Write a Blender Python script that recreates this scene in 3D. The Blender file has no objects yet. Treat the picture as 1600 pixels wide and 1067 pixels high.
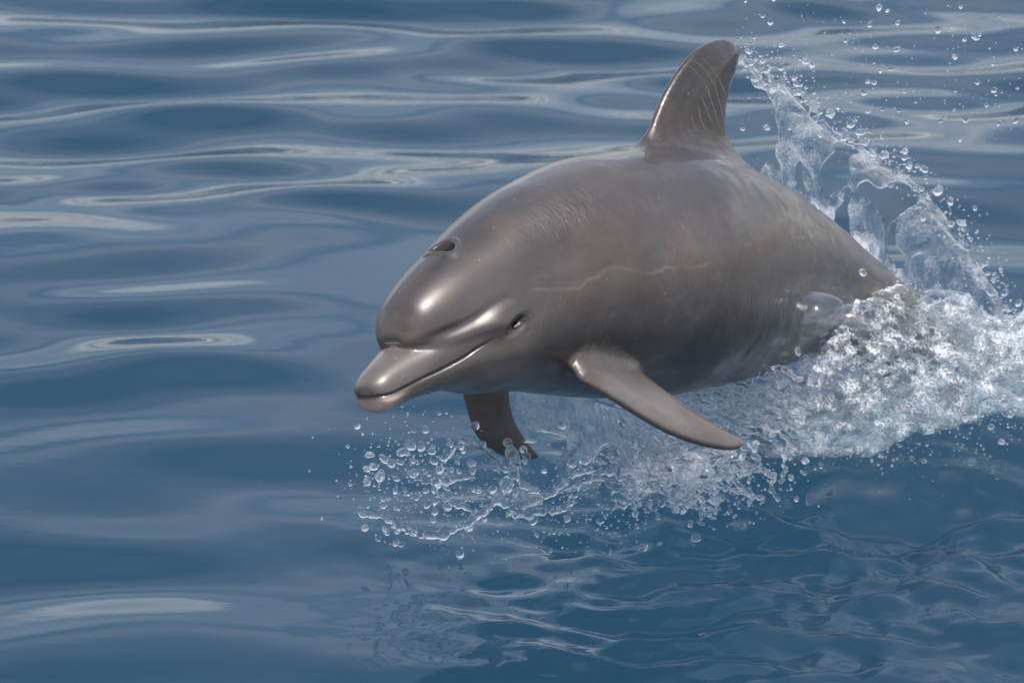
import bpy, math
import numpy as np
from math import radians as R

# ------------------------------------------------------------------ camera, sky, sun, exposure
SC = bpy.context.scene
COL = SC.collection
PITCH, DIST, LOOK_Z, LENS = R(18.0), 8.0, 0.5, 125.0
cam_d = bpy.data.cameras.new('camera'); cam_o = bpy.data.objects.new('camera', cam_d); COL.objects.link(cam_o)
CAM = np.array([0.0, -DIST*math.cos(PITCH), LOOK_Z + DIST*math.sin(PITCH)])
cam_o.location = CAM; cam_o.rotation_euler = (math.pi/2 - PITCH, 0, 0)
cam_d.lens = LENS; cam_d.sensor_width = 36.0; cam_d.clip_start = 0.1; cam_d.clip_end = 20000
cam_d.dof.use_dof = True; cam_d.dof.focus_distance = 8.1; cam_d.dof.aperture_fstop = 5.6
SC.camera = cam_o

SUN_EL, SUN_AZ = R(77.0), R(155.0)          # azimuth clockwise from +Y: behind the camera, to its left
SUN_DIR = np.array([math.sin(SUN_AZ)*math.cos(SUN_EL), math.cos(SUN_AZ)*math.cos(SUN_EL), math.sin(SUN_EL)])
w = bpy.data.worlds.new('World'); SC.world = w; w.use_nodes = True
wt = w.node_tree; wt.nodes.clear()
def wn(t, **k):
    n = wt.nodes.new(t)
    for a, b in k.items(): setattr(n, a, b)
    return n
sky = wn('ShaderNodeTexSky', sky_type='NISHITA', sun_disc=False, sun_elevation=SUN_EL, sun_rotation=SUN_AZ, altitude=0.0, air_density=1.0, dust_density=3.0, ozone_density=1.2)
tc = wn('ShaderNodeTexCoord'); sep = wn('ShaderNodeSeparateXYZ'); wt.links.new(tc.outputs['Generated'], sep.inputs[0])
def wm(op, a, b=None):
    n = wn('ShaderNodeMath', operation=op)
    for i, v in enumerate((a, b)):
        if v is None: continue
        if isinstance(v, (int, float)): n.inputs[i].default_value = v
        else: wt.links.new(v, n.inputs[i])
    return n.outputs[0]
zz = wm('ADD', wm('MAXIMUM', sep.outputs[2], 0.0), 0.12)
cx = wn('ShaderNodeCombineXYZ')
wt.links.new(wm('DIVIDE', sep.outputs[0], zz), cx.inputs[0]); wt.links.new(wm('DIVIDE', sep.outputs[1], zz), cx.inputs[1])
cn = wn('ShaderNodeTexNoise'); cn.inputs['Scale'].default_value = 0.9; cn.inputs['Detail'].default_value = 2.0; cn.inputs['Roughness'].default_value = 0.45
wt.links.new(cx.outputs[0], cn.inputs['Vector'])
cr = wn('ShaderNodeValToRGB'); cr.color_ramp.elements[0].position = 0.42; cr.color_ramp.elements[1].position = 0.85
hz = wm('POWER', wm('SUBTRACT', 1.0, wm('MAXIMUM', sep.outputs[2], 0.0)), 2.0)      # cover looks denser towards the horizon
wt.links.new(wm('ADD', cn.outputs[0], wm('SUBTRACT', wm('MULTIPLY', hz, 0.16), 0.05)), cr.inputs[0])
mx = wn('ShaderNodeMix', data_type='RGBA')
wt.links.new(wm('MULTIPLY', cr.outputs[0], 0.8), mx.inputs['Factor']); wt.links.new(sky.outputs[0], mx.inputs[6]); mx.inputs[7].default_value = (10.2, 10.0, 10.0, 1)
bg = wn('ShaderNodeBackground'); bg.inputs['Strength'].default_value = 0.14
wt.links.new(mx.outputs[2], bg.inputs[0]); wo = wn('ShaderNodeOutputWorld'); wt.links.new(bg.outputs[0], wo.inputs[0])
sd = bpy.data.lights.new('sun', 'SUN'); sd.energy = 5.0; sd.angle = R(0.53); sd.color = (1.0, 0.95, 0.88)
so = bpy.data.objects.new('sun', sd); COL.objects.link(so)
from mathutils import Vector
so.rotation_euler = Vector(SUN_DIR).to_track_quat('Z', 'Y').to_euler()
SC.view_settings.view_transform = 'Standard'; SC.view_settings.look = 'None'
SC.view_settings.exposure = 0.45; SC.view_settings.gamma = 1.0; SC.view_settings.use_curve_mapping = False
SC.render.engine = 'CYCLES'
SC.cycles.max_bounces = 14; SC.cycles.transmission_bounces = 12; SC.cycles.glossy_bounces = 6; SC.cycles.diffuse_bounces = 2
SC.cycles.transparent_max_bounces = 24; SC.cycles.sample_clamp_indirect = 6.0; SC.cycles.use_denoising = True
rng = np.random.default_rng(7)

# ------------------------------------------------------------------ numeric helpers
_perm = np.random.default_rng(3).permutation(256).astype(np.int32); _perm = np.concatenate([_perm, _perm, _perm[:2]])
_g = np.random.default_rng(5).normal(size=(256, 3)).astype(np.float32); _g /= np.linalg.norm(_g, axis=1, keepdims=True)
def noise(x, y, z=0.0):
    """gradient noise, about -0.7..0.7"""
    x, y, z = np.broadcast_arrays(np.asarray(x, np.float32), np.asarray(y, np.float32), np.asarray(z, np.float32))
    xi, yi, zi = np.floor(x).astype(np.int32), np.floor(y).astype(np.int32), np.floor(z).astype(np.int32)
    xf, yf, zf = x-xi, y-yi, z-zi
    xi, yi, zi = xi & 255, yi & 255, zi & 255
    u, v, q = (t*t*t*(t*(t*6-15)+10) for t in (xf, yf, zf))
    out = 0
    for i in (0, 1):
        for j in (0, 1):
            pij = _perm[_perm[xi+i]+yi+j]
            for k in (0, 1):
                g = _g[_perm[pij+zi+k] & 255]
                d = g[..., 0]*(xf-i)+g[..., 1]*(yf-j)+g[..., 2]*(zf-k)
                out = out + (u if i else 1-u)*(v if j else 1-v)*(q if k else 1-q)*d
    return out
def fbm(x, y, z, oct=3, gain=0.5):
    a, s, o = 1.0, 1.0, 0
    for k in range(oct):
        o = o + a*noise(x*s+k*17.3, y*s+k*5.1, z*s-k*9.7); a *= gain; s *= 2.03
    return o
def ridge(x, y, z, oct=2):
    a, s, o = 1.0, 1.0, 0
    for k in range(oct):
        o = o + a*(1-np.abs(noise(x*s+k*31.3, y*s-k*7.7, z*s+k*3.9))*2.2); a *= 0.5; s *= 2.1
    return o
def sstep(a, b, x):
    t = np.clip((x-a)/(b-a), 0, 1); return t*t*(3-2*t)
def smin(a, b, k):
    h = np.maximum(k-np.abs(a-b), 0)/k
    return np.minimum(a, b)-h*h*k*0.25
def pchip(xs, ys):
    xs = np.array(xs, float); ys = np.array(ys, float); h = np.diff(xs); d = np.diff(ys)/h
    m = np.zeros_like(ys); m[0], m[-1] = d[0], d[-1]
    for i in range(1, len(xs)-1):
        if d[i-1]*d[i] > 0:
            w1, w2 = 2*h[i]+h[i-1], h[i]+2*h[i-1]; m[i] = (w1+w2)/(w1/d[i-1]+w2/d[i])
    def f(x):
        x = np.clip(x, xs[0], xs[-1]); i = np.clip(np.searchsorted(xs, x)-1, 0, len(h)-1); t = (x-xs[i])/h[i]
        return ((1+2*t)*(1-t)**2*ys[i]+t*(1-t)**2*h[i]*m[i]+t*t*(3-2*t)*ys[i+1]+t*t*(t-1)*h[i]*m[i+1])
    return f
def surface_nets(F, X, Y, Z):
    """zero surface of F (inside negative) sampled on the axes X, Y, Z -> verts in axis units, quads"""
    ins = F < 0
    c = np.zeros(tuple(s-1 for s in F.shape), np.int8)
    for i in (0, 1):
        for j in (0, 1):
            for k in (0, 1):
                c += ins[i:i+c.shape[0], j:j+c.shape[1], k:k+c.shape[2]]
    act = (c > 0) & (c < 8); I = np.argwhere(act); n = len(I)
    idx = np.full(c.shape, -1, np.int32); idx[act] = np.arange(n)
    acc = np.zeros((n, 3)); cnt = np.zeros(n)
    for ax in range(3):
        o = [b for b in range(3) if b != ax]
        for a in (0, 1):
            for b in (0, 1):
                p = I.copy(); p[:, o[0]] += a; p[:, o[1]] += b
                q = p.copy(); q[:, ax] += 1
                f0, f1 = F[tuple(p.T)], F[tuple(q.T)]
                m = (f0 < 0) != (f1 < 0)
                t = np.where(m, f0/np.where(m, f0-f1, 1), 0)
                e = p.astype(float); e[:, ax] += t
                acc[m] += e[m]; cnt[m] += 1
    v = acc/np.maximum(cnt, 1)[:, None]
    V = np.stack([np.interp(v[:, d], np.arange(len(A)), A) for d, A in enumerate((X, Y, Z))], 1)
    quads = []
    for ax in range(3):
        s0 = [slice(None)]*3; s1 = [slice(None)]*3; s0[ax] = slice(0, -1); s1[ax] = slice(1, None)
        ch = ins[tuple(s0)] != ins[tuple(s1)]
        E = np.argwhere(ch); o = [(ax+1) % 3, (ax+2) % 3]
        ok = np.ones(len(E), bool)
        for d in o: ok &= (E[:, d] > 0) & (E[:, d] < F.shape[d]-1)
        E = E[ok]
        if not len(E): continue
        st = ins[tuple(E.T)]
        def at_(da, db):
            p = E.copy(); p[:, o[0]] += da; p[:, o[1]] += db; return idx[tuple(p.T)]
        qd = np.stack([at_(-1, -1), at_(0, -1), at_(0, 0), at_(-1, 0)], 1)
        qd[~st] = qd[~st][:, ::-1]
        quads.append(qd)
    return V, np.concatenate(quads) if quads else np.zeros((0, 4), int)
def mesh_obj(name, V, faces, mat=None, parent=None, smooth=True):
    me = bpy.data.meshes.new(name)
    if isinstance(faces, np.ndarray):
        n, k = faces.shape
        me.vertices.add(len(V)); me.vertices.foreach_set('co', np.asarray(V, np.float32).ravel())
        me.loops.add(n*k); me.loops.foreach_set('vertex_index', faces.astype(np.int32).ravel())
        me.polygons.add(n); me.polygons.foreach_set('loop_start', np.arange(0, n*k, k, dtype=np.int32))
        me.update(calc_edges=True); me.validate()
    else:
        me.from_pydata([tuple(p) for p in V], [], faces)
    if smooth: me.polygons.foreach_set('use_smooth', [True]*len(me.polygons))
    if mat: me.materials.append(mat)
    o = bpy.data.objects.new(name, me); COL.objects.link(o)
    if parent: o.parent = parent
    return o
def tag(o, label=None, cat=None, group=None, kind=None):
    for k, v in (('label', label), ('category', cat), ('group', group), ('kind', kind)):
        if v: o[k] = v
    return o
def at(px, py, Y):
    """the point of the vertical plane y = Y seen at a photograph position (1600 wide)"""
    f = LENS/36*1600
    fw = np.array([0, math.cos(PITCH), -math.sin(PITCH)]); up = np.array([0, math.sin(PITCH), math.cos(PITCH)])
    d = fw + np.array([1, 0, 0])*(px-800)/f - up*(py-533.5)/f
    return CAM + d*(Y-CAM[1])/d[1]

# ------------------------------------------------------------------ materials
def mat(name):
    m = bpy.data.materials.new(name); m.use_nodes = True; nt = m.node_tree
    return m, nt, nt.nodes['Principled BSDF'], nt.nodes['Material Output']
def nd(nt, t, ins=None, **k):
    n = nt.nodes.new(t)
    for a, b in k.items(): setattr(n, a, b)
    for a, b in (ins or {}).items():
        if isinstance(b, bpy.types.NodeSocket): nt.links.new(b, n.inputs[a])
        else: n.inputs[a].default_value = b
    return n

def skin_material():
    m, nt, b, out = mat('dolphin_skin')
    rest = nd(nt, 'ShaderNodeAttribute', attribute_name='rest').outputs['Vector']
    tone = nd(nt, 'ShaderNodeAttribute', attribute_name='tone').outputs['Color']
    n1 = nd(nt, 'ShaderNodeTexNoise', {'Vector': rest, 'Scale': 7.0, 'Detail': 5.0, 'Roughness': 0.6}).outputs[0]
    r1 = nd(nt, 'ShaderNodeMapRange', {'Value': n1, 'From Min': 0.3, 'From Max': 0.7, 'To Min': 0.8, 'To Max': 1.2}).outputs[0]
    mp = nd(nt, 'ShaderNodeMapping', {'Vector': rest, 'Scale': (14.0, 60.0, 60.0)}).outputs[0]
    n2 = nd(nt, 'ShaderNodeTexNoise', {'Vector': mp, 'Scale': 1.0, 'Detail': 4.0, 'Roughness': 0.65, 'Distortion': 0.6}).outputs[0]
    r2 = nd(nt, 'ShaderNodeMapRange', {'Value': n2, 'From Min': 0.3, 'From Max': 0.7, 'To Min': 0.92, 'To Max': 1.08}).outputs[0]
    mul = nd(nt, 'ShaderNodeMath', {0: r1, 1: r2}, operation='MULTIPLY').outputs[0]
    c1 = nd(nt, 'ShaderNodeVectorMath', {0: tone, 1: mul}, operation='MULTIPLY').outputs[0]
    # scratches: thin pale lines, tooth-rake sets, plus a few single ones
    def rakes(rot, sc, lo, seed, thin):
        mq = nd(nt, 'ShaderNodeMapping', {'Vector': rest, 'Location': (seed, seed*0.7, 0), 'Rotation': rot}).outputs[0]
        wv = nd(nt, 'ShaderNodeTexWave', {'Vector': mq, 'Scale': sc, 'Distortion': 7.0, 'Detail': 3.0, 'Detail Scale': 0.8}, wave_type='BANDS', bands_direction='X').outputs['Fac']
        ln = nd(nt, 'ShaderNodeMapRange', {'Value': wv, 'From Min': thin, 'From Max': 1.0}).outputs[0]
        ms = nd(nt, 'ShaderNodeTexNoise', {'Vector': mq, 'Scale': 5.5, 'Detail': 1.5}).outputs[0]
        mk = nd(nt, 'ShaderNodeMapRange', {'Value': ms, 'From Min': lo, 'From Max': lo+0.05}).outputs[0]
        return nd(nt, 'ShaderNodeMath', {0: ln, 1: mk}, operation='MULTIPLY').outputs[0]
    s1 = rakes((0, 0.65, 0.2), 13.0, 0.52, 0.0, 0.93)
    s2 = rakes((0, -0.5, 0.5), 9.0, 0.66, 3.1, 0.975)
    s3 = rakes((0.3, 1.2, 0.1), 6.0, 0.60, 7.7, 0.98)
    rz = nd(nt, 'ShaderNodeSeparateXYZ', {0: rest}).outputs[2]
    onfin = nd(nt, 'ShaderNodeMapRange', {'Value': rz, 'From Min': 0.28, 'From Max': 0.33}).outputs[0]
    s1 = nd(nt, 'ShaderNodeMath', {0: s1, 1: onfin}, operation='MULTIPLY').outputs[0]
    s2 = nd(nt, 'ShaderNodeMath', {0: s2, 1: 0.25}, operation='MULTIPLY').outputs[0]
    sm = nd(nt, 'ShaderNodeMath', {0: s1, 1: s2}, operation='MAXIMUM').outputs[0]
    sf = nd(nt, 'ShaderNodeMath', {0: sm, 1: 0.20}, operation='MULTIPLY').outputs[0]
    c2 = nd(nt, 'ShaderNodeMix', {'Factor': sf, 6: c1, 7: (0.34, 0.31, 0.29, 1)}, data_type='RGBA').outputs[2]
    # small pale flecks
    vf = nd(nt, 'ShaderNodeTexVoronoi', {'Vector': rest, 'Scale': 24.0, 'Randomness': 1.0}).outputs['Distance']
    fk = nd(nt, 'ShaderNodeMapRange', {'Value': vf, 'From Min': 0.07, 'From Max': 0.03, 'To Min': 0.0, 'To Max': 0.25}).outputs[0]
    c3 = nd(nt, 'ShaderNodeMix', {'Factor': fk, 6: c2, 7: (0.34, 0.31, 0.29, 1)}, data_type='RGBA').outputs[2]
    nt.links.new(c3, b.inputs['Base Color'])
    # wet film: smooth where water clings, duller on the back and flanks
    wet = nd(nt, 'ShaderNodeAttribute', attribute_name='wet').outputs['Fac']
    n3 = nd(nt, 'ShaderNodeTexNoise', {'Vector': rest, 'Scale': 9.0, 'Detail': 4.0, 'Roughness': 0.6}).outputs[0]
    rr = nd(nt, 'ShaderNodeMapRange', {'Value': n3, 'From Min': 0.35, 'From Max': 0.65, 'To Min': 0.30, 'To Max': 0.46}).outputs[0]
    rw = nd(nt, 'ShaderNodeMix', {'Factor': wet, 2: rr, 3: 0.38}).outputs[0]
    nt.links.new(rw, b.inputs['Roughness'])
    b.inputs['IOR'].default_value = 1.45
    b.inputs['Coat Weight'].default_value = 0.6; b.inputs['Coat Roughness'].default_value = 0.06; b.inputs['Coat IOR'].default_value = 1.33
    # fine relief: streaming water film and skin folds, weak on the wet head
    mp2 = nd(nt, 'ShaderNodeMapping', {'Vector': rest, 'Scale': (95.0, 26.0, 26.0), 'Rotation': (0, 0.45, 0)}).outputs[0]
    n4 = nd(nt, 'ShaderNodeTexNoise', {'Vector': mp2, 'Scale': 1.0, 'Detail': 4.0, 'Roughness': 0.55, 'Distortion': 1.2}).outputs[0]
    st = nd(nt, 'ShaderNodeMapRange', {'Value': wet, 'To Min': 0.20, 'To Max': 0.015}).outputs[0]
    pm = nd(nt, 'ShaderNodeTexNoise', {'Vector': rest, 'Scale': 4.0, 'Detail': 2.0}).outputs[0]
    pm = nd(nt, 'ShaderNodeMapRange', {'Value': pm, 'From Min': 0.42, 'From Max': 0.62, 'To Min': 0.25, 'To Max': 1.5}).outputs[0]
    st = nd(nt, 'ShaderNodeMath', {0: st, 1: pm}, operation='MULTIPLY').outputs[0]
    bp = nd(nt, 'ShaderNodeBump', {'Height': n4, 'Strength': st, 'Distance': 0.012}).outputs[0]
    nt.links.new(bp, b.inputs['Normal'])
    return m

def sea_material():
    """the surface mirrors by Fresnel and lets the rest through to the blue deep"""
    m, nt, b, out = mat('sea_water'); nt.nodes.remove(b)
    pos = nd(nt, 'ShaderNodeNewGeometry').outputs['Position']
    mp = nd(nt, 'ShaderNodeMapping', {'Vector': pos, 'Scale': (1.0, 1.6, 1.0)}).outputs[0]
    n = nd(nt, 'ShaderNodeTexNoise', {'Vector': mp, 'Scale': 16.0, 'Detail': 2.0, 'Roughness': 0.5}).outputs[0]
    bp = nd(nt, 'ShaderNodeBump', {'Height': n, 'Strength': 0.03, 'Distance': 0.01}).outputs[0]
    fr = nd(nt, 'ShaderNodeFresnel', {'IOR': 1.333, 'Normal': bp}).outputs[0]
    gl = nd(nt, 'ShaderNodeBsdfGlossy', {'Roughness': 0.02, 'Normal': bp}).outputs[0]
    tr = nd(nt, 'ShaderNodeBsdfTransparent', {'Color': (0.80, 0.92, 0.97, 1)}).outputs[0]
    mx_ = nd(nt, 'ShaderNodeMixShader', {0: fr, 1: tr, 2: gl}).outputs[0]
    nt.links.new(mx_, out.inputs[0])
    return m
def deep_material():
    m, nt, b, out = mat('deep_water_blue')
    pos = nd(nt, 'ShaderNodeNewGeometry').outputs['Position']
    n = nd(nt, 'ShaderNodeTexNoise', {'Vector': pos, 'Scale': 0.15, 'Detail': 2.0}).outputs[0]
    cm = nd(nt, 'ShaderNodeMix', {'Factor': n, 6: (0.013, 0.034, 0.058, 1), 7: (0.016, 0.040, 0.066, 1)}, data_type='RGBA').outputs[2]
    nt.links.new(cm, b.inputs['Base Color']); b.inputs['Roughness'].default_value = 1.0; b.inputs['Specular IOR Level'].default_value = 0.0
    return m

# ------------------------------------------------------------------ the sea
def axis(lo, hi, step, far):
    a = list(np.arange(lo, hi+1e-6, step)); s = step
    while a[-1] < far: s *= 1.17; a.append(a[-1]+s)
    s = step; b = []; x = lo
    while x > -far: s *= 1.17; x -= s; b.append(x)
    return np.array(b[::-1]+a)
def sea_height(x, y):
    r = np.random.default_rng(21); h = 0
    dist = np.sqrt(x*x+y*y); fade = 1/(1+(dist/60)**2)
    wx = x+0.10*noise(x*0.9, y*0.9, 3.0)*2; wy = y+0.10*noise(x*0.8, y*0.8, 9.0)*2
    for lam, amp, n in ((5.0, .030, 3), (2.4, .018, 5), (1.25, .0145, 8), (0.70, .0082, 9), (0.40, .0030, 9)):
        for k in range(n):
            th = math.pi/2+r.normal()*0.36+0.14; l = lam*r.uniform(0.78, 1.28); ph = r.uniform(0, 6.28)
            kx, ky = math.cos(th)*6.2832/l, math.sin(th)*6.2832/l
            env = 0.55+1.1*noise(x*0.35/lam**.5+k*7, y*0.5/lam**.5+k*3, lam)
            h = h + amp/math.sqrt(n)*1.5*np.sin(kx*wx+ky*wy+ph)*env*fade*(1+(0.6*sstep(1.2, 4.0, y) if lam < 1 else 0))
    return h
def sea_local(x, y):
    """water the dolphin has stirred up: a mound along its wake and short ripples in front of it"""
    h = 0.07*np.exp(-(((x-1.0)/.55)**2+((y-1.0)/.55)**2))
    m = np.exp(-(np.abs((x-0.80)/.85)**3+np.abs((y-0.02)/.92)**3))
    q = 0.05*noise(x*2.2, y*2.2, 1.0)
    rip = 0.055*noise(x*3.6+q*20, y*5.6, 2.0)+0.036*noise(x*7+q*40, y*11, 5.0)+0.0130*noise(x*16, y*25, 7.0)+.0065*noise(x*26, y*34, 11.0)*sstep(-.05, .35, noise(x*2.5, y*3.5, 13.0)+.05)
    for cx_, cy_, l, a in ((.15, -.02, .13, .0035), (.75, .35, .16, .004), (-.12, -.12, .10, .002)):
        d = np.sqrt((x-cx_)**2+(y-cy_)**2)+0.03*noise(x*5, y*5, 4.0); rip = rip+a*np.sin(d*6.2832/l)*np.exp(-(d/.5)**2)
    return h+m*rip
SX = axis(-2.3, 2.3, .014, 4000); SY = axis(-1.6, 6.5, .018, 4000)
gx, gy = np.meshgrid(SX, SY, indexing='ij')
gz = sea_height(gx, gy)+sea_local(gx, gy)
nx, ny = gx.shape
ii = np.arange(nx*ny).reshape(nx, ny)
fq = np.stack([ii[:-1, :-1], ii[1:, :-1], ii[1:, 1:], ii[:-1, 1:]], -1).reshape(-1, 4)
sea = mesh_obj('sea', np.stack([gx, gy, gz], -1).reshape(-1, 3), fq, sea_material())
tag(sea, 'deep blue rippled sea surface reflecting the sky', None, None, 'structure')

DA = axis(-20, 20, 10.0, 5000); dx_, dy_ = np.meshgrid(DA, DA, indexing='ij'); dn = len(DA)
di = np.arange(dn*dn).reshape(dn, dn)
deep = mesh_obj('deep_water', np.stack([dx_, dy_, -5+0*dx_], -1).reshape(-1, 3), np.stack([di[:-1, :-1], di[1:, :-1], di[1:, 1:], di[:-1, 1:]], -1).reshape(-1, 4), deep_material())
tag(deep, 'blue depth of the open sea below the surface', None, None, 'structure')

# ------------------------------------------------------------------ the dolphin
# body frame: x from the snout tip to the tail, y to the animal's left, z to its back
head_top = pchip([0, .006, .02, .05, .09, .14, .20, .27, .34, .42, .55], [-.022, -.002, .008, .017, .024, .031, .045, .055, .052, .02, -.06])
head_bot = pchip([0, .006, .02, .05, .10, .16, .22, .28, .34, .42, .55], [-.028, -.056, -.068, -.073, -.078, -.088, -.100, -.116, -.126, -.125, -.10])
head_wid = pchip([0, .004, .012, .03, .06, .10, .15, .20, .27, .34, .42, .55], [.004, .025, .037, .047, .054, .064, .083, .105, .129, .138, .115, .03])
bod_top = pchip([.120, .123, .132, .147, .17, .21, .26, .34, .45, .6, .8, 1.0, 1.2, 1.4, 1.6, 1.8, 2.0, 2.2, 2.35, 2.5],
                [.030, .052, .073, .092, .112, .131, .148, .170, .205, .243, .268, .266, .243, .200, .158, .124, .098, .072, .05, .005])
bod_bot = pchip([.120, .123, .132, .147, .17, .21, .26, .34, .45, .6, .8, 1.0, 1.2, 1.4, 1.6, 1.8, 2.0, 2.2, 2.35, 2.5],
                [.035, .020, .005, -.01, -.03, -.055, -.09, -.128, -.168, -.212, -.256, -.282, -.282, -.262, -.210, -.150, -.10, -.072, -.05, -.005])
bod_wid = pchip([.120, .123, .132, .147, .17, .21, .26, .34, .45, .6, .8, 1.0, 1.2, 1.4, 1.6, 1.8, 2.0, 2.2, 2.35, 2.5],
                [.003, .030, .048, .062, .078, .096, .115, .139, .168, .200, .226, .230, .212, .178, .134, .092, .060, .037, .026, .008])
mouth_z = pchip([0, .03, .08, .14, .20, .245, .275, .30], [-.024, -.030, -.032, -.031, -.024, -.013, -.008, -.010])
def loft(x, y, z, top, bot, wid, n, x0, x1):
    t, b, wd = top(x), bot(x), wid(x)
    zc, h = (t+b)/2, np.maximum((t-b)/2, .001)
    r = (np.abs(y/wd)**n+np.abs((z-zc)/h)**n)**(1/n)
    f = (r-1)*np.minimum(wd, h)
    return np.maximum(f, np.maximum(x0-x, x-x1))
def poly_sd(P, a, b):
    P = np.asarray(P, float); d = np.full(a.shape, 1e9); s = np.ones(a.shape)
    for i in range(len(P)):
        p, q = P[i], P[i-1]; e = q-p; wa, wb = a-p[0], b-p[1]
        t = np.clip((wa*e[0]+wb*e[1])/(e@e), 0, 1)
        d = np.minimum(d, (wa-e[0]*t)**2+(wb-e[1]*t)**2)
        c1, c2, c3 = b >= p[1], b < q[1], e[0]*wb > e[1]*wa
        s = np.where((c1 & c2 & c3) | (~c1 & ~c2 & ~c3), -s, s)
    return s*np.sqrt(d)
def smooth_poly(P, n=6):
    P = np.asarray(P, float); out = []
    for i in range(len(P)):
        a, b, c, d = P[i-1], P[i], P[(i+1) % len(P)], P[(i+2) % len(P)]
        for t in np.arange(n)/n:
            out.append(0.5*((2*b)+(c-a)*t+(2*a-5*b+4*c-d)*t*t+(3*b-a-3*c+d)*t**3))
    return np.array(out)
def fin_field(d, off, T, W, r):
    th = r+T*(1-np.exp(-np.maximum(-d, 0)/W))
    q0, q1 = d+r, np.abs(off)-th+r
    return np.minimum(np.maximum(q0, q1), 0)+np.sqrt(np.maximum(q0, 0)**2+np.maximum(q1, 0)**2)-r
DORSAL = smooth_poly([(.92, .14), (.985, .228), (1.045, .298), (1.115, .385), (1.20, .458), (1.275, .494), (1.328, .498), (1.352, .476), (1.346, .440),
                      (1.322, .385), (1.308, .330), (1.318, .275), (1.360, .220), (1.42, .14)])
FLUKE = smooth_poly([(2.28, .0), (2.33, .05), (2.40, .15), (2.50, .255), (2.575, .30), (2.59, .285), (2.56, .18), (2.545, .08), (2.52, 0),
                     (2.545, -.08), (2.56, -.18), (2.59, -.285), (2.575, -.30), (2.50, -.255), (2.40, -.15), (2.33, -.05)], 3)
FLIP = smooth_poly([(-.09, -.085), (.0, -.088), (.08, -.088), (.16, -.080), (.24, -.056), (.31, -.020), (.350, .012), (.362, .034), (.345, .044),
                    (.28, .048), (.20, .056), (.12, .070), (.04, .085), (-.05, .095), (-.1, .06)])
FLIP_FAR = smooth_poly([(-.09, -.085), (.0, -.090), (.08, -.094), (.16, -.094), (.23, -.082), (.29, -.052), (.33, -.010), (.345, .026), (.335, .044),
                    (.28, .046), (.20, .046), (.12, .052), (.04, .065), (-.05, .075), (-.1, .05)])
FLIP_FAR[:, 0] = np.where(FLIP_FAR[:, 0] > 0, FLIP_FAR[:, 0]*.74, FLIP_FAR[:, 0])
FLIP_FAR[:, 1] = FLIP_FAR[:, 1]*.66-.012+1.6*np.maximum(FLIP_FAR[:, 0]-.10, 0)**2
def flip_axes(s):
    root = np.array([.605, s*.155, -.165]); tip = np.array([.835, .295, -.385]) if s > 0 else np.array([.740, -.205, -.445])
    es = tip-root; es /= np.linalg.norm(es)
    n = np.array([.25, .80, .55]) if s > 0 else np.array([.55, -.70, .20]); n -= es*(n@es); n /= np.linalg.norm(n)
    ec = np.cross(n, es)*s*-1
    if ec[0] < 0: ec = -ec
    return root, es, ec, n
def f_body(x, y, z):
    fa = loft(x, y, z, head_top, head_bot, head_wid, 2.15, .0, .55)
    fb = loft(x, y, z, bod_top, bod_bot, bod_wid, 2.05, .1205, 2.46)
    k = 0.010+0.075*sstep(.15, .36, x)
    f = smin(fa, fb, k)
    f = smin(f, np.sqrt(((x-.318)/1.3)**2+(np.abs(y)-.112)**2+((z-.014)/.95)**2)-.029, .035)       # brow round the eye
    m = (x > .85) & (x < 1.55) & (z > .05)
    if m.any():
        fd = np.full(f.shape, 9.0); xx, yy, zz_ = (np.broadcast_to(t, f.shape)[m] for t in (x, y, z))
        fd[m] = fin_field(poly_sd(DORSAL, xx, zz_), yy, .024, .026, .005); f = smin(f, fd, .05)
    m = (x > 2.15) & (np.abs(z) < .1)
    if m.any():
        fd = np.full(f.shape, 9.0); xx, yy, zz_ = (np.broadcast_to(t, f.shape)[m] for t in (x, y, z))
        fd[m] = fin_field(poly_sd(FLUKE, xx, yy), zz_, .02, .05, .005); f = smin(f, fd, .04)
    return f
def with_flippers(x, y, z, f):
    for s in (1, -1):
        m = (x > .42) & (x < 1.0) & (y*s > .0) & (z < .05)
        if m.any():
            fd = np.full(f.shape, 9.0); root, es, ec, n = flip_axes(s)
            p = np.stack([np.broadcast_to(t, f.shape)[m] for t in (x, y, z)], -1)-root
            a, b, c = p@es, p@ec, p@n
            c = c-0.25*np.maximum(a-.1, 0)**2*1.0                      # slight droop of the blade
            fd[m] = fin_field(poly_sd(FLIP if s > 0 else FLIP_FAR, a, b), c, .019, .020, .0045); f = smin(f, fd, .035)
    return f
def f_dolphin(x, y, z): return with_flippers(x, y, z, f_body(x, y, z))
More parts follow.
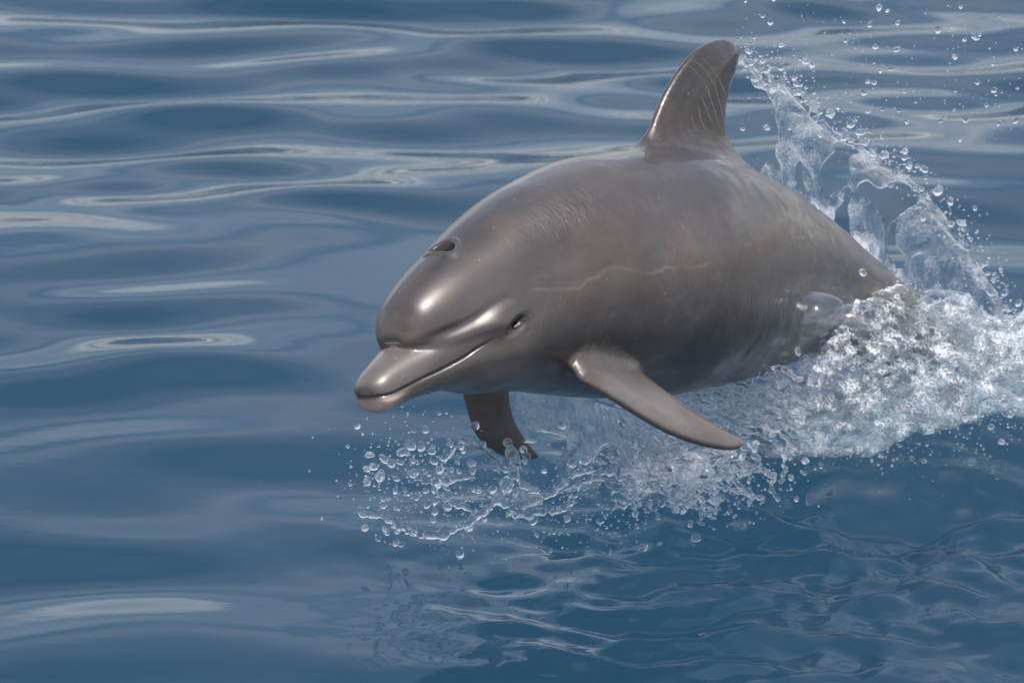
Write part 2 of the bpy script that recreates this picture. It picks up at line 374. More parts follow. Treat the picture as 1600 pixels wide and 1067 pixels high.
def f_detail(x, y, z, f):
    """grooves and openings, resolved after the head is subdivided"""
    mz = mouth_z(x)
    g = np.exp(-((z-mz)/.0030)**2)*sstep(.275, .215, x)
    f = f+.0042*g*sstep(-.002, .006, x)
    f = f-.0035*sstep(0, -.016, z-mz)*sstep(-.04, -.018, z-mz)*sstep(.09, .02, x)*sstep(.0, .012, x)                     # full lower lip at the tip
    # fold from the gape below the eye and the eye slit
    ex, ez = x-.326, z-.006
    e = np.sqrt((ex/.0150)**2+((ez-.25*ex)/.0046)**2)
    side = np.abs(y) > .07
    pit = np.sqrt((ex/.036)**2+((ez+.003-.25*ex)/.017)**2)
    f = f+.0075*sstep(1.2, .2, pit)*side                                    # the socket under the brow
    f = f+.010*sstep(1.15, .6, e)*side
    f = f-.0008*np.exp(-((e-1.9)/.5)**2)*side
    f = f+.0040*np.exp(-((z-(.036+.02*sstep(.2, .33, x)-.01*sstep(.33, .37, x)))/.010)**2)*sstep(.13, .19, x)*sstep(.36, .32, x)*(np.abs(y) > .05)
    f = f-.0030*np.exp(-((z-(.016+.03*(x-.14)))/.012)**2)*sstep(.14, .20, x)*sstep(.315, .28, x)*(np.abs(y) > .05)
    # blowhole: a crescent, open to the front
    bx = x-.335+9*(y**2)
    q = np.sqrt((bx/.017)**2+(y/.026)**2)
    f = f+.036*sstep(1.12, .55, q)*(z > .1)
    f = f-.0035*np.exp(-((q-1.45)/.3)**2)*(z > .1)
    # neck and flipper creases
    fold = noise(x*26+z*8, y*6, z*18)
    f = f+.0016*np.maximum(0, 1-np.abs(fold)*9)*np.exp(-(((x-.56)/.05)**2+((z+.09)/.05)**2))
    # shallow uneven folds along flank and back
    f = f+.0022*noise(x*6, y*6, z*9)*sstep(.45, .8, x)+.0010*noise(x*26, y*22, z*24)*sstep(.6, .9, x)
    return f
BEND = (.4308, .1817, .6533)
_S = np.linspace(-.05, 2.65, 541)
_kap = BEND[0]+(BEND[1]-BEND[0])*sstep(.45, .65, _S)+(BEND[2]-BEND[1])*sstep(1.05, 1.35, _S)-.55*sstep(1.6, 1.8, _S)
_th = np.concatenate([[0], np.cumsum((_kap[1:]+_kap[:-1])/2*np.diff(_S))]); _i0 = int(np.argmin(abs(_S-.8))); _th -= _th[_i0]
_X = np.concatenate([[0], np.cumsum((np.cos(_th)[1:]+np.cos(_th)[:-1])/2*np.diff(_S))]); _X -= _X[_i0]
_Z = -np.concatenate([[0], np.cumsum((np.sin(_th)[1:]+np.sin(_th)[:-1])/2*np.diff(_S))]); _Z -= _Z[_i0]
def bend(p):
    t = np.interp(p[:, 0], _S, _th)
    return np.stack([np.interp(p[:, 0], _S, _X)+p[:, 2]*np.sin(t), -p[:, 1], np.interp(p[:, 0], _S, _Z)+p[:, 2]*np.cos(t)], -1)
YAW, PIT, ROL, DPOS, DSC = .9144, .0914, -.2026, (0.1849, 0.1752, 0.5885), 1.0653
_c, _s = math.cos, math.sin
_Rx = np.array([[1, 0, 0], [0, _c(ROL), -_s(ROL)], [0, _s(ROL), _c(ROL)]])
_Ry = np.array([[_c(PIT), 0, _s(PIT)], [0, 1, 0], [-_s(PIT), 0, _c(PIT)]])
_Rz = np.array([[_c(YAW), -_s(YAW), 0], [_s(YAW), _c(YAW), 0], [0, 0, 1]])
DROT = _Rz@_Ry@_Rx
def dolphin_world(p): return (bend(np.atleast_2d(np.asarray(p, float)))*DSC)@DROT.T+np.array(DPOS)

def project(V, fun, it=3, e=3e-4):
    for _ in range(it):
        x, y, z = V.T
        a, b, c, d = fun(x+e, y-e, z-e), fun(x-e, y-e, z+e), fun(x-e, y+e, z-e), fun(x+e, y+e, z+e)
        f = (a+b+c+d)/4
        g = np.stack([a-b-c+d, -a-b+c+d, -a+b-c+d], -1)/(4*e)
        st = (f/np.maximum((g*g).sum(1), .15))[:, None]*g
        ln = np.linalg.norm(st, axis=1, keepdims=True); st *= np.minimum(1, .006/np.maximum(ln, 1e-9))
        V = V-st
    return V
def subdivide(V, faces, sel):
    """split the selected quads in four; border faces take the extra points (faces: array n x 4 -> list or array)"""
    q = faces[sel]; rest = faces[~sel]
    ed = np.sort(np.concatenate([q[:, [0, 1]], q[:, [1, 2]], q[:, [2, 3]], q[:, [3, 0]]]), 1)
    key = ed[:, 0].astype(np.int64)*len(V)+ed[:, 1]
    u, inv = np.unique(key, return_inverse=True)
    a, b = u//len(V), u % len(V)
    mid = (V[a]+V[b])/2; cen = V[q].mean(1)
    n = len(q); m = [len(V)+inv[i*n:(i+1)*n] for i in range(4)]; c = len(V)+len(u)+np.arange(n)
    new = np.concatenate([np.stack([q[:, 0], m[0], c, m[3]], 1), np.stack([m[0], q[:, 1], m[1], c], 1),
                          np.stack([c, m[1], q[:, 2], m[2]], 1), np.stack([m[3], c, m[2], q[:, 3]], 1)])
    V2 = np.concatenate([V, mid, cen])
    lut = {int(k): len(V)+i for i, k in enumerate(u)}
    rk = np.sort(np.stack([rest, np.roll(rest, -1, 1)], -1), -1); rk = rk[..., 0].astype(np.int64)*len(V)+rk[..., 1]
    hit = np.isin(rk, u).any(1)
    poly = []
    for f, kk in zip(rest[hit].tolist(), rk[hit].tolist()):
        g = []
        for v, k_ in zip(f, kk):
            g.append(v)
            if k_ in lut: g.append(lut[k_])
        poly.append(g)
    return V2, new, rest[~hit], poly

def build_dolphin():
    G = .0066
    X = np.arange(-.012, 2.62, G); Yh = np.arange(G/2, .42, G); Z = np.arange(-.45, .545, G)
    Y = np.concatenate([-Yh[::-1], Yh])                     # the animal is symmetric: one half is evaluated
    F = np.empty((len(X), len(Y), len(Z)), np.float32); H = len(Yh)
    for i0 in range(0, len(X), 40):
        F[i0:i0+40, H:] = f_body(*(t.astype(np.float32) for t in np.meshgrid(X[i0:i0+40], Yh, Z, indexing='ij')))
    F[:, :H] = F[:, H:][:, ::-1]
    i0, i1, k1 = np.searchsorted(X, (.42, 1.0, )).tolist()+[int(np.searchsorted(Z, .05))]
    gX, gY, gZ = (t.astype(np.float32) for t in np.meshgrid(X[i0:i1], Y, Z[:k1], indexing='ij'))
    F[i0:i1, :, :k1] = with_flippers(gX, gY, gZ, F[i0:i1, :, :k1])
    V, Q = surface_nets(F, X, Y, Z)
    base = f_dolphin
    V = project(V, base, 3)
    # drop stray bits: keep faces only
    full = lambda x, y, z: f_detail(x, y, z, f_dolphin(x, y, z))
    sel = V[Q][:, :, 0].mean(1) < 1.75
    V, A, B, P1 = subdivide(V, Q, sel)
    V = project(V, base, 1)
    cx_ = V[A].mean(1)
    sel = (cx_[:, 0] < .42)
    V, A2, B2, P2 = subdivide(V, A, sel)
    V = project(V, base, 1)
    cx_ = V[A2].mean(1)
    near = (cx_[:, 0] < .31) & (abs(cx_[:, 2]-mouth_z(cx_[:, 0])) < .012) | (abs(cx_[:, 0]-.335) < .035) & ((cx_[:, 2] > .15) | (abs(cx_[:, 2]) < .03))
    V, A3, B3, P3 = subdivide(V, A2, near)
    V = project(V, base, 1)
    n0 = V.copy()
    V = project(V, full, 2)
    hd = (V[:, 0] < .40); V[hd] = project(V[hd], full, 4)
    faces = np.concatenate([A3, B3, B2, B]).tolist()+P1+P2+P3
    return V, faces, n0

def tones(V):
    x, y, z = V.T
    mid = np.array([.045, .0385, .0355]); dark = np.array([.027, .023, .0215]); pale = np.array([.19, .165, .145]); belly = np.array([.10, .09, .083])
    zt, zb = bod_top(np.maximum(x, .1)), bod_bot(np.maximum(x, .1)); hh = (z-zb)/np.maximum(zt-zb, .02)
    wob = .14*noise(x*4, y*4, z*4)+.09*noise(x*11, y*11, z*11)
    c = mid[None]*np.ones((len(V), 1))
    def mixc(c, col, f): return c*(1-f[:, None])+col[None]*f[:, None]
    c = mixc(c, dark, sstep(.62, .9, hh+wob)*.85)                                 # cape along the back
    c = mixc(c, belly, sstep(.20, -.02, hh+wob*.7)*.8*sstep(.12, .4, x))          # pale belly
    mz = mouth_z(x)
    jaw = sstep(.0, -.012, z-mz)*sstep(.42, .24, x)
    c = mixc(c, pale*.78, jaw*(.55+.45*sstep(.16, .04, x)))
    c = mixc(c, np.array([.36, .27, .22]), sstep(-.002, -.01, z-mz)*sstep(-.05, -.034, z-mz+wob*.1)*sstep(.075, .01, x)*.9)
    c = mixc(c, np.array([.12, .105, .095]), sstep(.0, .008, z-mz)*sstep(.16, .1, x)*.35)
    eye = np.sqrt(((x-.334)/.045)**2+((z-.007-.2*(x-.33))/.018)**2); c = mixc(c, np.array([.020, .016, .015]), sstep(1.25, .5, eye+wob)*(np.abs(y) > .07)*.9)
    strp = np.exp(-((z-(-.012+.12*(x-.2)))/.010)**2)*sstep(.10, .16, x)*sstep(.335, .31, x); c = mixc(c, dark*.8, strp*.5*(np.abs(y) > .03))
    band = np.exp(-((np.abs(y)-.02-.10*np.maximum(.33-x, 0))/.013)**2)*(z > .06)*sstep(.34, .30, x); c = mixc(c, dark*.6, band*.75)
    blz = np.exp(-(((x-.62)/.22)**2+((hh-.62+.25*(x-.5))/.10)**2)); c = mixc(c, mid*1.3, blz*.5*sstep(.02, .12, wob+.08))
    c = mixc(c, np.array([.060, .041, .034]), sstep(.05, .40, noise(x*5+3, y*5, z*6+2)+.5*noise(x*13, y*13, z*15))*.55)
    bh = np.sqrt(((x-.335+9*y*y)/.017)**2+(y/.026)**2); c = mixc(c, np.array([.02, .016, .015]), sstep(1.0, .6, bh)*(z > .1))
    c = c*(1+.22*noise(x*3+9, y*3, z*3)+.16*noise(x*8, y*8+5, z*8))[:, None]
    fin = ((z > bod_top(x)+.012) & (x > .9)); c[fin] *= .80
    wl = .045+.030*noise(x*9, 3.0, 7.0)-.10*np.maximum(x-.60, 0)+.008*noise(x*40, 1.0, 2.0)
    line = np.exp(-((z-wl)/.0035)**2)*sstep(.37, .42, x)*sstep(1.0, .85, x)*(y > .05)*np.clip(.5+1.2*noise(x*14, 8.0, 1.0), 0, 1); c = mixc(c, pale, line*.35)
    wet = np.clip(sstep(.62, .34, x)+.25*noise(x*5, y*5, z*5), 0, 1)
    wet[fin] = .35
    return np.clip(c, .01, .9), wet

DV, DF, DREST = build_dolphin()
dol = bpy.data.objects.new('dolphin', None); COL.objects.link(dol); dol.empty_display_size = .2
from mathutils import Matrix
M4 = np.eye(4); M4[:3, :3] = DROT*DSC; M4[:3, 3] = DPOS
dol.matrix_world = Matrix(M4.tolist())
tag(dol, 'grey-brown bottlenose dolphin leaping out of the sea with its tail still in the splash', 'dolphin')
SKIN = skin_material()
body = mesh_obj('body', bend(DV), DF, SKIN, dol)
tn, wt_ = tones(DREST)
a_ = body.data.attributes.new('tone', 'FLOAT_COLOR', 'POINT'); a_.data.foreach_set('color', np.concatenate([tn, np.ones((len(tn), 1))], 1).astype(np.float32).ravel())
a_ = body.data.attributes.new('rest', 'FLOAT_VECTOR', 'POINT'); a_.data.foreach_set('vector', DREST.astype(np.float32).ravel())
a_ = body.data.attributes.new('wet', 'FLOAT', 'POINT'); a_.data.foreach_set('value', wt_.astype(np.float32))
m_eye, _, be, _ = mat('eye_dark'); be.inputs['Base Color'].default_value = (.006, .005, .005, 1); be.inputs['Roughness'].default_value = .3; be.inputs['Specular IOR Level'].default_value = .25
for s in (1, -1):
    th = np.linspace(0, math.pi, 15); ph = np.linspace(0, 2*math.pi, 24, endpoint=False)
    yy = float(np.interp(0, [0], [0]))
    # the eyeball sits just under the slit
    ys = np.linspace(.09, .17, 200); fv = f_dolphin(np.full(200, .326), ys*s, np.full(200, .006)); ysurf = ys[np.argmin(abs(fv))]
    cen = np.array([.326, s*(ysurf-.0255), .005])
    p = np.array([[cen[0]+.0135*math.sin(a)*math.cos(b), cen[1]+.012*math.sin(a)*math.sin(b), cen[2]+.0105*math.cos(a)] for a in th for b in ph])
    fc = [[i*24+j, i*24+(j+1) % 24, (i+1)*24+(j+1) % 24, (i+1)*24+j] for i in range(14) for j in range(24)]
    mesh_obj('eye', bend(p), fc, m_eye, dol)

# ------------------------------------------------------------------ thrown water
def glass_material(name, clear, foam_glint, foam_glint_scale, tint=(0.97, 0.985, 1.0, 1), rough=0.0, floor=0.0):
    """clear water; 'clear' is the share that passes light unbent (thin films), 'foam' the most that air bubbles and painted sun glints whiten it"""
    m, nt, b, out = mat(name); nt.nodes.remove(b)
    pos = nd(nt, 'ShaderNodeNewGeometry').outputs['Position']
    g = nd(nt, 'ShaderNodeBsdfGlass', {'Color': tint, 'Roughness': rough, 'IOR': 1.333}).outputs[0]
    t = nd(nt, 'ShaderNodeBsdfTransparent', {'Color': tint}).outputs[0]
    sh = nd(nt, 'ShaderNodeMixShader', {0: clear, 1: g, 2: t}).outputs[0]
    if foam_glint > 0:
        n = nd(nt, 'ShaderNodeTexNoise', {'Vector': pos, 'Scale': foam_glint_scale, 'Detail': 6.0, 'Roughness': 0.7}).outputs[0]
        n2 = nd(nt, 'ShaderNodeTexNoise', {'Vector': pos, 'Scale': foam_glint_scale*0.13, 'Detail': 2.0}).outputs[0]
        a = nd(nt, 'ShaderNodeMath', {0: n, 1: n2}, operation='MULTIPLY').outputs[0]
        fm = nd(nt, 'ShaderNodeMapRange', {'Value': a, 'From Min': 0.24, 'From Max': 0.38, 'To Min': floor, 'To Max': foam_glint}).outputs[0]
        df = nd(nt, 'ShaderNodeBsdfDiffuse', {'Color': (0.86, 0.88, 0.90, 1)}).outputs[0]  # white stands for foam and for sun glints painted into the water colour
        tl = nd(nt, 'ShaderNodeBsdfTranslucent', {'Color': (0.86, 0.88, 0.90, 1)}).outputs[0]
        wf = nd(nt, 'ShaderNodeMixShader', {0: 0.45, 1: df, 2: tl}).outputs[0]
        sh = nd(nt, 'ShaderNodeMixShader', {0: fm, 1: sh, 2: wf}).outputs[0]
    nt.links.new(sh, out.inputs[0])
    return m
M_DROP = glass_material('droplet_water', 0.08, 0.22, 120.0, floor=0.03)  # even white share brightens the drops in place of sun sparkle
M_SHEET = glass_material('sheet_water', 0.35, 0.40, 130.0, floor=0.0)
M_MASS = glass_material('splash_water', 0.30, 0.85, 150.0, floor=0.08)  # white raised for real froth and for painted bright highlights
def film_material():
    m, nt, b, out = mat('bubble_film'); nt.nodes.remove(b)
    fc = nd(nt, 'ShaderNodeLayerWeight', {'Blend': 0.5}).outputs['Facing']
    pw = nd(nt, 'ShaderNodeMath', {0: fc, 1: 3.0}, operation='POWER').outputs[0]
    fr = nd(nt, 'ShaderNodeMapRange', {'Value': pw, 'To Min': 0.07, 'To Max': 0.85}).outputs[0]
    gl = nd(nt, 'ShaderNodeBsdfGlossy', {'Roughness': 0.10}).outputs[0]
    tr = nd(nt, 'ShaderNodeBsdfTransparent', {'Color': (0.97, 0.98, 0.99, 1)}).outputs[0]
    nt.links.new(nd(nt, 'ShaderNodeMixShader', {0: fr, 1: tr, 2: gl}).outputs[0], out.inputs[0])
    return m
M_FILM = film_material()

def spline(P, n):
    P = np.asarray(P, float); k = len(P); t = np.linspace(0, k-1, n); i = np.clip(t.astype(int), 0, k-2); f = (t-i)[:, None]
    g = lambda j: P[np.clip(j, 0, k-1)]
    a, b, c, d = g(i-1), g(i), g(i+1), g(i+2)
    return 0.5*((2*b)+(c-a)*f+(2*a-5*b+4*c-d)*f*f+(3*b-a-3*c+d)*f**3)
def sheet(name, top, bot, thick, bulge, nu, nv, material, half=.02, nw=13):
    """a curved film between two edges; thick(u, v, length) gives its half thickness, holes where that is negative"""
    U = np.linspace(0, 1, nu); Vv = np.linspace(0, 1, nv); Wd = np.linspace(-half, half, nw)
    T, B = spline(top, nu), spline(bot, nu)
    P = T[:, None]*(1-Vv[None, :, None])+B[:, None]*Vv[None, :, None]+np.asarray(bulge)[None, None]*(np.sin(np.pi*Vv)**.8)[None, :, None]
    P = P+.012*np.stack([noise(P[..., 0]*9, P[..., 1]*9, P[..., 2]*9+k*7) for k in range(3)], -1)
    du, dv = np.gradient(P, axis=0), np.gradient(P, axis=1); N = np.cross(du, dv); N /= np.linalg.norm(N, axis=-1, keepdims=True)+1e-9
    th = thick(U[:, None], Vv[None, :], P)
    edge = np.minimum(np.minimum(U, 1-U)[:, None]*nu, np.minimum(Vv, 1-Vv)[None, :]*nv)
    th = np.where(edge < 1.5, -.01, th)
    F = np.abs(Wd)[None, None, :]-th[..., None]
    wob = .35*th[..., None]
    F = F.astype(np.float32)
    v, q = surface_nets(F, np.arange(nu), np.arange(nv), Wd)
    i0 = np.clip(v[:, 0].astype(int), 0, nu-2); j0 = np.clip(v[:, 1].astype(int), 0, nv-2); fu = (v[:, 0]-i0)[:, None]; fv = (v[:, 1]-j0)[:, None]
    def bl(A): return (A[i0, j0]*(1-fu)+A[i0+1, j0]*fu)*(1-fv)+(A[i0, j0+1]*(1-fu)+A[i0+1, j0+1]*fu)*fv
    pt = bl(P)+bl(N)*v[:, 2:3]
    return mesh_obj(name, pt, q, material)
def blob_field(caps, pad, G, k):
    """smooth union of tapered capsules (p, q, rp, rq) -> mesh arrays"""
    A = np.array([c[0] for c in caps]+[c[1] for c in caps]); r = max(max(c[2], c[3]) for c in caps)
    lo, hi = A.min(0)-r-pad, A.max(0)+r+pad
    X, Y, Z = (np.arange(lo[d], hi[d]+G, G) for d in range(3))
    F = np.full((len(X), len(Y), len(Z)), .05, np.float32)
    for p, q, rp, rq in caps:
        p, q = np.asarray(p), np.asarray(q); m = max(rp, rq)+k+2*G
        a = np.maximum(((np.minimum(p, q)-m-lo)/G).astype(int), 0); b = ((np.maximum(p, q)+m-lo)/G).astype(int)+2
        sl = tuple(slice(a[d], b[d]) for d in range(3))
        x, y, z = X[sl[0]][:, None, None], Y[sl[1]][None, :, None], Z[sl[2]][None, None, :]
        e = q-p; ee = max(e@e, 1e-9)
        t = np.clip(((x-p[0])*e[0]+(y-p[1])*e[1]+(z-p[2])*e[2])/ee, 0, 1)
        d = np.sqrt((x-p[0]-e[0]*t)**2+(y-p[1]-e[1]*t)**2+(z-p[2]-e[2]*t)**2)-(rp+(rq-rp)*t)
        F[sl] = smin(F[sl], d, k)
    x, y, z = np.meshgrid(X, Y, Z, indexing='ij'); m = np.abs(F) < .03
    F[m] += .0035*noise(x[m]*55, y[m]*55, z[m]*55)
    return surface_nets(F, X, Y, Z)
def rope(P, r0, n, jit=.006):
    """a thread of water: beads and necks along a curve"""
    Q = spline(P, n); Q = Q+rng.normal(size=Q.shape)*jit*.6
    rr = r0*np.exp(rng.normal(size=n)*.42)
    return [(Q[i], Q[i+1], rr[i], rr[i+1]) for i in range(n-1)]

# 1. the arc of water torn off the dorsal fin
arc_top = [at(1153, 84, .84), at(1190, 122, .90), at(1238, 142, .96), at(1292, 196, 1.02), at(1352, 236, 1.08), at(1405, 268, 1.14), at(1455, 318, 1.2), at(1505, 378, 1.26), at(1545, 440, 1.3), at(1580, 520, 1.33)]
arc_bot = [at(1143, 150, .84), at(1138, 205, .84), at(1165, 255, .86), at(1205, 300, .92), at(1255, 340, 1.0), at(1310, 385, 1.08), at(1365, 430, 1.14), at(1410, 480, 1.2), at(1450, 520, 1.24), at(1500, 560, 1.26)]
def th_arc(u, v, P):
    x, y, z = P[..., 0], P[..., 1], P[..., 2]
    rim = np.exp(-(v/(.10+.05*noise(u*14, 2., 1.)))**2)
    lump = np.clip(noise(x*22, y*22, z*22)+.25, 0, 1)
    film = .0020+.0016*noise(x*30, y*30, z*7)+.0012*noise(x*80, y*80, z*18)
    net = .0055*np.maximum(0, 1-np.abs(noise(x*11, y*11, z*8+4))*7)
    hole = noise(x*6.5+3, y*6.5, z*6.5)+.55*noise(x*15, y*15, z*15+8)-.03+.42*sstep(.55, .15, u)*sstep(.30, .6, v)-.28*sstep(.5, .85, u)*sstep(.15, .5, v)
    t = film+net+rim*(.004+.013*lump)
    t = t-.020*sstep(.04, .30, hole)*(1-rim)
    rag = noise(x*38, y*38, z*38)*.010
    t = t-.012*sstep(.05, .0, v+rag*3)
    return t
o1 = sheet('splash_sheet', arc_top, arc_bot, th_arc, (0.0, .07, .03), 330, 150, M_SHEET)
tag(o1, 'clear ragged arc of water trailing from the dorsal fin down to the tail', 'splash')

# 2. the curtain that pours off the belly behind the far flipper
cur_top = [at(800, 600, .22), at(835, 598, .23), at(880, 600, .24), at(930, 620, .25), at(985, 640, .26), at(1040, 640, .28)]
cur_bot = [at(790, 812, .06), at(825, 795, .07), at(870, 775, .09), at(925, 752, .12), at(985, 762, .15), at(1050, 778, .18)]
def th_cur(u, v, P):
    x, y, z = P[..., 0], P[..., 1], P[..., 2]
    st = .0034*noise(x*34+z*6, y*20, z*5)+.0022*noise(x*85+z*14, y*50, z*9)
    net = .0045*np.maximum(0, 1-np.abs(noise(x*9, y*9, z*7+2))*8)*sstep(.3, .7, v)
    rim = np.exp(-((1-v-.05-.05*noise(u*9, 7., 3.))/.035)**2)
    hole = noise(x*8+5, y*8, z*6)+.5*noise(x*19, y*19, z*15)
    t = .0036+st+net+rim*(.003+.008*np.clip(noise(x*26, y*26, z*26)+.3, 0, 1))
    t = t-.016*sstep(.10, .34, hole*sstep(.1, .6, v)+.04*sstep(.55, .9, v))*(1-.8*rim)
    return t-.02*sstep(.975, 1.0, v+.06*noise(u*13, 1., 9.))-.02*sstep(.06, .0, u+.06*noise(v*6, 4., 2.))
o2 = sheet('splash_sheet', cur_top, cur_bot, th_cur, (0.0, -.03, 0), 230, 170, M_SHEET)
tag(o2, 'thin clear curtain of water pouring off the belly between the two flippers', 'splash')

# 3. the heaped water round the tail and under the rear body
def build_mass():
    G = .0074
    X = np.arange(.20, 1.75, G); Y = np.arange(.30, 1.60, G); Z = np.arange(-.06, .50, G)
    path = spline([(.34, .60), (.50, .68), (.66, .75), (.84, .83), (1.02, .92), (1.2, 1.0), (1.45, 1.08), (1.75, 1.12)], 70)
    tt = np.linspace(0, 7, 70)
    hgt = np.interp(tt, range(8), [.12, .22, .29, .33, .27, .21, .19, .19]); wid_ = np.interp(tt, range(8), [.15, .20, .25, .29, .31, .32, .33, .33])
    gx_, gy_ = np.meshgrid(X, Y, indexing='ij'); Hh = np.full(gx_.shape, -.3)
    for (px, py), h, wd in zip(path, hgt, wid_):
        d = np.sqrt((gx_-px)**2+((gy_-py)*1.1)**2)
        Hh = np.maximum(Hh, -.3+(h+.3)*np.exp(-(d/wd)**4))
    Hh = Hh+.10*noise(gx_*4.5, gy_*4.5, 1.0)*sstep(-.25, .1, Hh)+.05*noise(gx_*12, gy_*12, 3.0)*sstep(-.25, .05, Hh)
    lvl = sea_height(gx_, gy_)+sea_local(gx_, gy_)
    F = (Z[None, None, :]-Hh[..., None]).astype(np.float32)*.7
    m = (F < .075) & (F > -.075); I = np.argwhere(m)
    x, y, z = X[I[:, 0]], Y[I[:, 1]], Z[I[:, 2]]
    n = .060*noise(x*9, y*9, z*9)+.026*np.abs(noise(x*20, y*20, z*26+5))*2+.015*np.abs(noise(x*42, y*42, z*55))*2-.024
    F[m] += n*sstep(-.04, .04, z)
    F = np.maximum(F, (lvl[..., None]-.012-Z[None, None, :]).astype(np.float32))
    return surface_nets(F, X, Y, Z)
v, q = build_mass(); MASS_V = v.copy()
o3 = mesh_obj('splash_mass', v, q, M_MASS)
tag(o3, 'churned heap of clear and white water round the tail and rear body', 'splash')

# 4. bubbles standing on the heaped water
def dome(cen, r, sx, sy, sz, seed, label):
    th = np.linspace(0, math.pi*.62, 30); ph = np.linspace(0, 2*math.pi, 56, endpoint=False)
    vs, k = [], len(ph)
    for a in th:
        for b in ph:
            n = np.array([math.sin(a)*math.cos(b), math.sin(a)*math.sin(b), math.cos(a)])
            w_ = 1+.14*float(noise(n[0]*1.4+seed, n[1]*1.4, n[2]*1.4))
            vs.append(cen+n*np.array([sx, sy, sz])*r*w_)
    fc = [[i*k+j, (i+1)*k+j, (i+1)*k+(j+1) % k, i*k+(j+1) % k] for i in range(len(th)-1) for j in range(k)]
    return tag(mesh_obj('water_bubble', np.array(vs), fc, M_FILM), label, 'bubble')
dome(at(1272, 500, .42), .080, 1.0, .9, .85, 3.3, 'large clear bubble dome bulging against the dolphin flank')
dome(at(1330, 505, .46), .065, 1.3, .9, .7, 8.1, 'low flattened clear bubble dome beside the larger flank bubble')
dome(at(1478, 505, .75), .092, 1.0, .9, .9, 5.7, 'large clear bubble dome behind the tail stock under the arc of spray')

# 5. the loop and thread thrown up by the far flipper
caps = []
Yl = -.06
caps += rope([at(792, 688, .06), at(806, 715, .03), at(800, 745, .0), at(778, 780, -.03), at(748, 806, -.04), at(712, 826, -.05), at(668, 836, -.06)], .0062, 60)
caps += rope([at(668, 836, -.06), at(642, 832, -.07), at(622, 822, -.08), at(606, 810, -.09), at(580, 805, -.09), at(560, 800, -.09)], .0036, 34)
caps += rope([at(676, 810, -.06), at(680, 770, -.06), at(688, 735, -.06), at(702, 702, -.05), at(722, 688, -.04), at(752, 697, -.03), at(778, 715, -.02), at(788, 738, -.01)], .0042, 64)
caps += rope([at(702, 780, -.06), at(696, 755, -.06), at(712, 748, -.06), at(733, 745, -.05)], .0028, 22)
caps += rope([at(700, 780, -.06), at(722, 793, -.05), at(745, 800, -.04)], .0028, 18)
caps += rope([at(800, 745, .0), at(830, 765, .0), at(865, 768, .02), at(890, 745, .04), at(930, 735, .06)], .0040, 36)
caps += rope([at(778, 780, -.03), at(810, 800, -.02), at(850, 800, .0), at(885, 788, .02), at(905, 760, .05)], .0045, 40)
v, q = blob_field(caps, .01, .0027, .007)
tag(mesh_obj('splash_loop', v, q, M_DROP), 'beaded loop and thread of water thrown up beneath the dark far flipper', 'splash')

# 6. the crown of drops and threads under the near flipper
caps = []
C0 = at(1075, 745, .10)
for k in range(60):
    a = rng.normal(size=3); a[1] *= .6; a[2] = -abs(a[2])*.6+.2; a /= np.linalg.norm(a)
    p0 = at(rng.normal(1072, 58), rng.normal(735, 26), rng.uniform(.02, .20))
    p1 = p0+np.array([rng.normal()*.03, rng.normal()*.02, rng.normal()*.012]); p2 = p1+np.array([rng.normal()*.04, rng.normal()*.02, -rng.uniform(.0, .045)])
    caps += rope([p0, p1, p2], rng.uniform(.0018, .0042), 14, .004)
for k in range(110):
    p0 = at(rng.normal(1065, 45), rng.normal(765, 26), rng.uniform(.03, .18)); r = rng.uniform(.0020, .0065)
    caps.append((p0, p0+rng.normal(size=3)*.008, r, r*.7))
caps += rope([at(925, 740, .08), at(960, 742, .09), at(990, 755, .10), at(1005, 770, .10), at(985, 782, .1), at(968, 790, .1)], .0036, 34)
v, q = blob_field(caps, .01, .0028, .007)
tag(mesh_obj('splash_tangle', v, q, M_DROP), 'tangle of water threads and drops hanging below the near flipper', 'splash')

# 6b. strands streaming off the belly behind the near flipper
caps = []
for k in range(70):
    px, py = rng.uniform(985, 1215), 0.0; py = rng.uniform(575, 690)+.10*(1000-px)*.3; Yk = rng.uniform(.38, .56)
    L_ = rng.uniform(25, 75); sl = rng.uniform(.15, .75)
    caps += rope([at(px, py, Yk), at(px+L_*.5, py+L_*.5*sl-4, Yk-.01), at(px+L_, py+L_*sl, Yk-.02)], rng.uniform(.0016, .0040), 16, .004)
v, q = blob_field(caps, .01, .0030, .007)
tag(mesh_obj('splash_strands', v, q, M_DROP), 'bright strands of water streaming off the belly behind the near flipper', 'splash')

# 7. single droplets
def ico(sub):
    import bmesh
    bm = bmesh.new(); bmesh.ops.create_icosphere(bm, subdivisions=sub, radius=1.0)
    v_ = np.array([p.co[:] for p in bm.verts]); f_ = np.array([[l.index for l in f.verts] for f in bm.faces]); bm.free(); return v_, f_
IV, IF = ico(3); IV1, IF1 = ico(2)
drop_meshes = []
for k in range(5):
    d = IV*(1+.16*noise(IV[:, 0]*.9+k*5, IV[:, 1]*.9, IV[:, 2]*.9)[:, None]*(0.7+k*.8))
    o = mesh_obj('water_droplet', d, IF, M_DROP); drop_meshes.append(o.data); bpy.data.objects.remove(o)
def scatter(n, fn, size):
    out = []
    for k in range(n):
        px, py, Yd = fn(); out.append((at(px, py, Yd), size()))
    return out
ln = lambda m, s_: (lambda: float(np.clip(m*np.exp(rng.normal()*s_), .0012, .011)))
rim_px = np.array([(1153, 84), (1190, 122), (1238, 142), (1292, 196), (1352, 236), (1405, 268), (1455, 318), (1505, 378), (1545, 440), (1580, 520)], float)
def near_rim(sd_):
    t = rng.uniform(0, 8.99); i = int(t); p = rim_px[i]*(1-t+i)+rim_px[i+1]*(t-i)
    return p[0]+rng.normal()*sd_+6, p[1]+rng.normal()*sd_-4, .84+.055*t+rng.normal()*.05
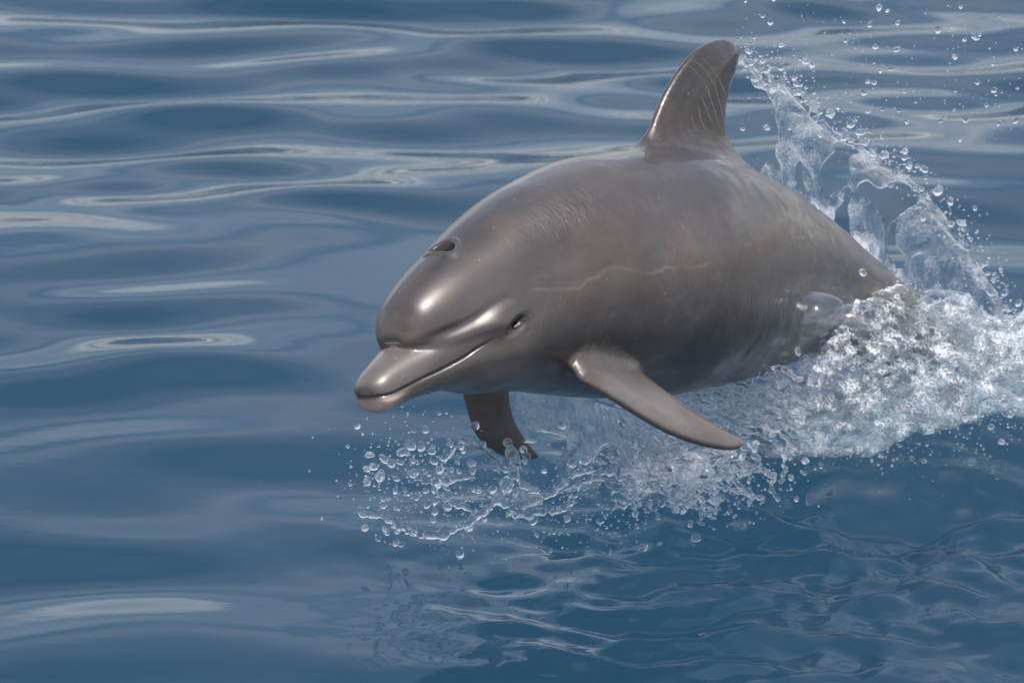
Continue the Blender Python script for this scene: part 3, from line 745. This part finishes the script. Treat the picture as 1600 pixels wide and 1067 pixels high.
zones = [
 ('high', 'clear droplet flung high over the water behind the dorsal fin', 'droplets flung above the arc', 60, 420,
  lambda: (rng.uniform(1160, 1600), 250*rng.beta(1.2, 1.6)+rng.uniform(-10, 30), rng.uniform(.7, 1.3)), ln(.0022, .55)),
 ('rim', 'clear droplet breaking from the rim of the arc of spray', 'droplets along the arc', 60, 900,
  lambda: near_rim(16), ln(.0034, .5)),
 ('snout', 'clear droplet falling below the snout', 'droplets below the snout', 60, 420,
  lambda: (rng.normal(640, 55), rng.normal(745, 48), rng.uniform(-.2, .05)), ln(.0036, .5)),
 ('belly', 'clear droplet falling between the curtain of water and the sea', 'droplets under the belly', 40, 700,
  lambda: (rng.uniform(690, 1010), rng.normal(790, 42), rng.uniform(-.12, .12)), ln(.0030, .5)),
 ('flipper', 'clear droplet falling under the near flipper', 'droplets under the near flipper', 50, 900,
  lambda: (rng.normal(1080, 70), rng.normal(735, 38), rng.uniform(.0, .25)), ln(.0036, .5)),
 ('tail', 'clear droplet jumping from the churned water beside the tail', 'droplets over the tail splash', 60, 1500,
  lambda: (rng.uniform(1020, 1600), rng.normal(620, 62), rng.uniform(.35, .8)), ln(.0034, .45)),
]
fine_labels = {'high': 'fine mist of spray in the air behind the dorsal fin', 'rim': 'fine spray fringing the arc of water', 'snout': 'fine spray below the snout',
               'belly': 'fine spray falling under the belly', 'flipper': 'fine spray under the near flipper', 'tail': 'fine spray over the churned water at the tail'}
for key, label, group, n_big, n_fine, fn, size in zones:
    pts = sorted(scatter(n_big+n_fine, fn, size), key=lambda t: -t[1])
    for i, (p, r) in enumerate(pts[:n_big]):
        o = bpy.data.objects.new('water_droplet', drop_meshes[i % 5]); COL.objects.link(o)
        o.location = p; o.scale = (r*rng.uniform(.7, 1.4), r*rng.uniform(.8, 1.1), r*rng.uniform(.65, 1.5)); o.rotation_euler = rng.uniform(0, 6.28, 3)
        tag(o, 'largest '+label if i == 0 else label, 'droplet', group)
    fp = pts[n_big:]; nvx = len(IV1)
    if key == 'tail':                                                     # drops leaving the churned surface
        mv = MASS_V[MASS_V[:, 2] > .05]; pk = mv[rng.integers(0, len(mv), 2600)]
        fp = fp+[(p+np.array([rng.normal()*.006, rng.normal()*.006-.004, abs(rng.normal())*.012]), float(np.clip(.0030*np.exp(rng.normal()*.5), .0015, .008))) for p in pk]
        mv = MASS_V[(MASS_V[:, 2] < .05) & (MASS_V[:, 1] < 1.0)]; pk = mv[rng.integers(0, len(mv), 2200)]           # and the ragged foot of it
        off = np.stack([rng.normal(size=2200)*.03, -rng.exponential(.045, 2200), np.abs(rng.normal(size=2200))*.02], 1)
        zs = sea_height(pk[:, 0]+off[:, 0], pk[:, 1]+off[:, 1])+sea_local(pk[:, 0]+off[:, 0], pk[:, 1]+off[:, 1])
        fp = fp+[(np.array([p[0]+o_[0], p[1]+o_[1], z_+o_[2]]), float(np.clip(.0036*np.exp(rng.normal()*.5), .0015, .009))) for p, o_, z_ in zip(pk, off, zs)]
    C_ = np.array([p for p, r in fp]); Rr = np.array([r for p, r in fp])*.62
    st_ = 1+.3*rng.normal(size=(len(fp), 1, 3)).clip(-1, 1)
    Vf = (C_[:, None]+IV1[None]*Rr[:, None, None]*st_).reshape(-1, 3)
    Ff = (IF1[None]+np.arange(len(fp))[:, None, None]*nvx).reshape(-1, 3)
    tag(mesh_obj('spray', Vf, Ff, M_DROP), fine_labels[key], None, None, 'stuff')
